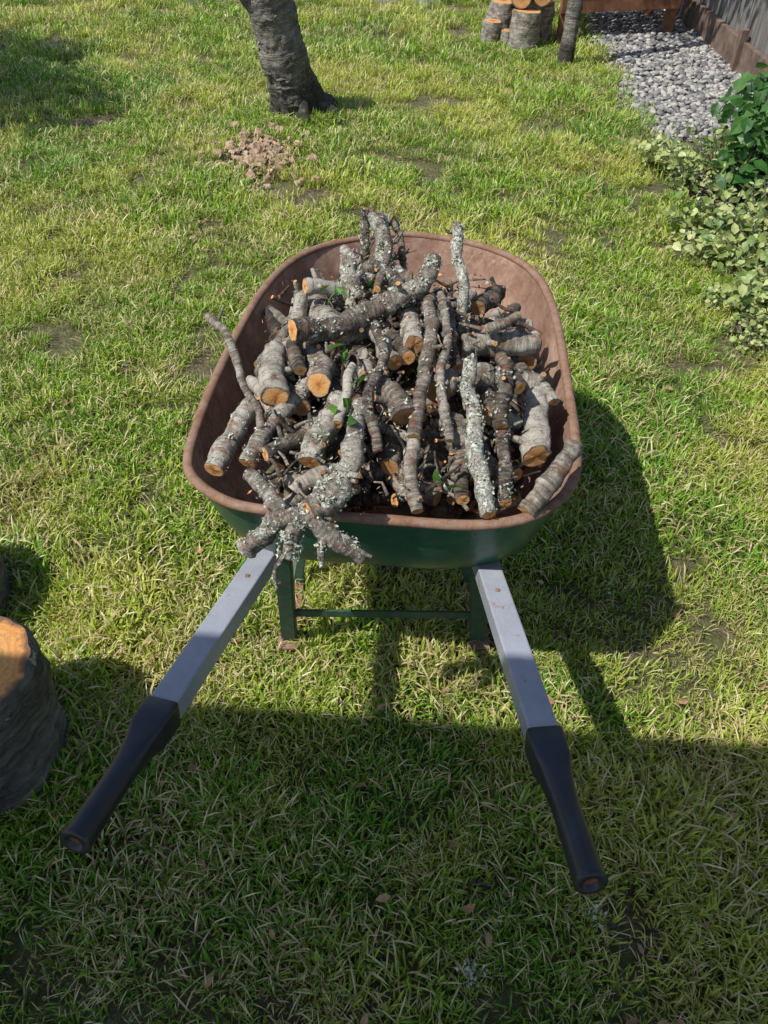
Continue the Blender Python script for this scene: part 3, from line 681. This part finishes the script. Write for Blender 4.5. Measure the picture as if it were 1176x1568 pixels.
beam('top_rail',(2.39,1,1.6),(2.39,10.5,1.6),.035,.08,M_fence,fe); beam('mid_rail',(2.39,1,.6),(2.39,10.5,.6),.035,.08,M_fence,fe)
for k,yy in enumerate((2.2,4.6,5.8,7.0,9.4)): beam('post_%d'%k,(2.36,yy,0),(2.36,yy,.26),.05,.05,M_kick,fe,up=Vector((1,0,0)))
bn=bpy.data.objects.new('wooden_bench',None); sc.collection.objects.link(bn)
for k,(x,yy) in enumerate(((1.33,6.62),(2.16,6.78),(1.30,7.15),(2.14,7.3))): beam('leg_%d'%k,(x,yy,0),(x,yy,.40),.07,.07,M_brown,bn,up=Vector((0,1,0)))
beam('apron_front',(1.29,6.575,.28),(2.20,6.735,.28),.03,.20,M_brown,bn); beam('apron_back',(1.27,7.20,.30),(2.18,7.35,.30),.03,.14,M_brown,bn)
for k in range(6):
    o_=k*.105; beam('slat_%d'%k,(1.27,6.58+o_,.415),(2.22,6.75+o_,.415),.095,.025,M_brown,bn)
M_pave=simple('paving',[(.4,.4,.38),(.6,.6,.57)],10,.8)
for k,x in enumerate((.05,.36)):
    q=[(x-.13,7.70,.0),(x+.13,7.72,.0),(x+.12,8.05,.0),(x-.12,8.02,.0)]
    mesh('stepping_stone',[Vector(v) for v in q]+[Vector(v)+Vector((0,0,.07)) for v in q],[(4,5,6,7),(0,1,5,4),(1,2,6,5),(2,3,7,6),(3,0,4,7)],M_pave,bev=.01)

# ---------------------------------------------------------------- unseen open roof, added in place of the house to cast the foreground shade
pr=bpy.data.objects.new('house_shade_standin',None); sc.collection.objects.link(pr)
M_white=simple('painted_wood',[(.55,.53,.5),(.65,.63,.6)],5,.6)
def ed(x): return .077-.085*x
vs=[(-7,ed(-7)-1.2,2.58),(6,ed(6)-1.2,2.58),(6,ed(6),2.58),(-7,ed(-7),2.58)]; vs+= [(x,y_,2.66) for x,y_,_ in vs]
mesh('shade_panel',vs,[(0,3,2,1),(4,5,6,7),(0,1,5,4),(1,2,6,5),(2,3,7,6),(3,0,4,7)],M_white,parent=pr)
for k,(x,yy) in enumerate(((-6.8,-.4),(5.8,-1.4),(-6.8,.4),(5.8,-.6))): beam('post_%d'%k,(x,yy,0),(x,yy,2.58),.1,.1,M_white,pr,up=Vector((0,1,0)))

# ---------------------------------------------------------------- light, world, camera
s=bpy.data.lights.new('sun','SUN'); s.energy=5.; s.angle=math.radians(.5); s.color=(1,.965,.89)
so=bpy.data.objects.new('sun',s); so.rotation_euler=SH.to_track_quat('-Z','Y').to_euler(); so.location=(-3,-1,6); sc.collection.objects.link(so)
w=bpy.data.worlds.new('World'); sc.world=w; w.use_nodes=True; nt=w.node_tree
sky=nt.nodes.new('ShaderNodeTexSky'); sky.sky_type='NISHITA'; sky.sun_disc=False; sky.sun_elevation=math.radians(56.3); sky.sun_rotation=math.radians(246.5)
nt.links.new(sky.outputs[0],nt.nodes['Background'].inputs[0]); nt.nodes['Background'].inputs[1].default_value=.13
cam=bpy.data.cameras.new('camera'); cam.sensor_fit='VERTICAL'; cam.sensor_height=24; cam.lens=18.12; cam.clip_end=500; cam.clip_start=.05
co=bpy.data.objects.new('camera',cam); co.location=(0,0,1.6); co.rotation_euler=(math.radians(45),0,0); sc.collection.objects.link(co); sc.camera=co
sc.view_settings.view_transform='Standard'; sc.view_settings.look='None'; sc.view_settings.exposure=0
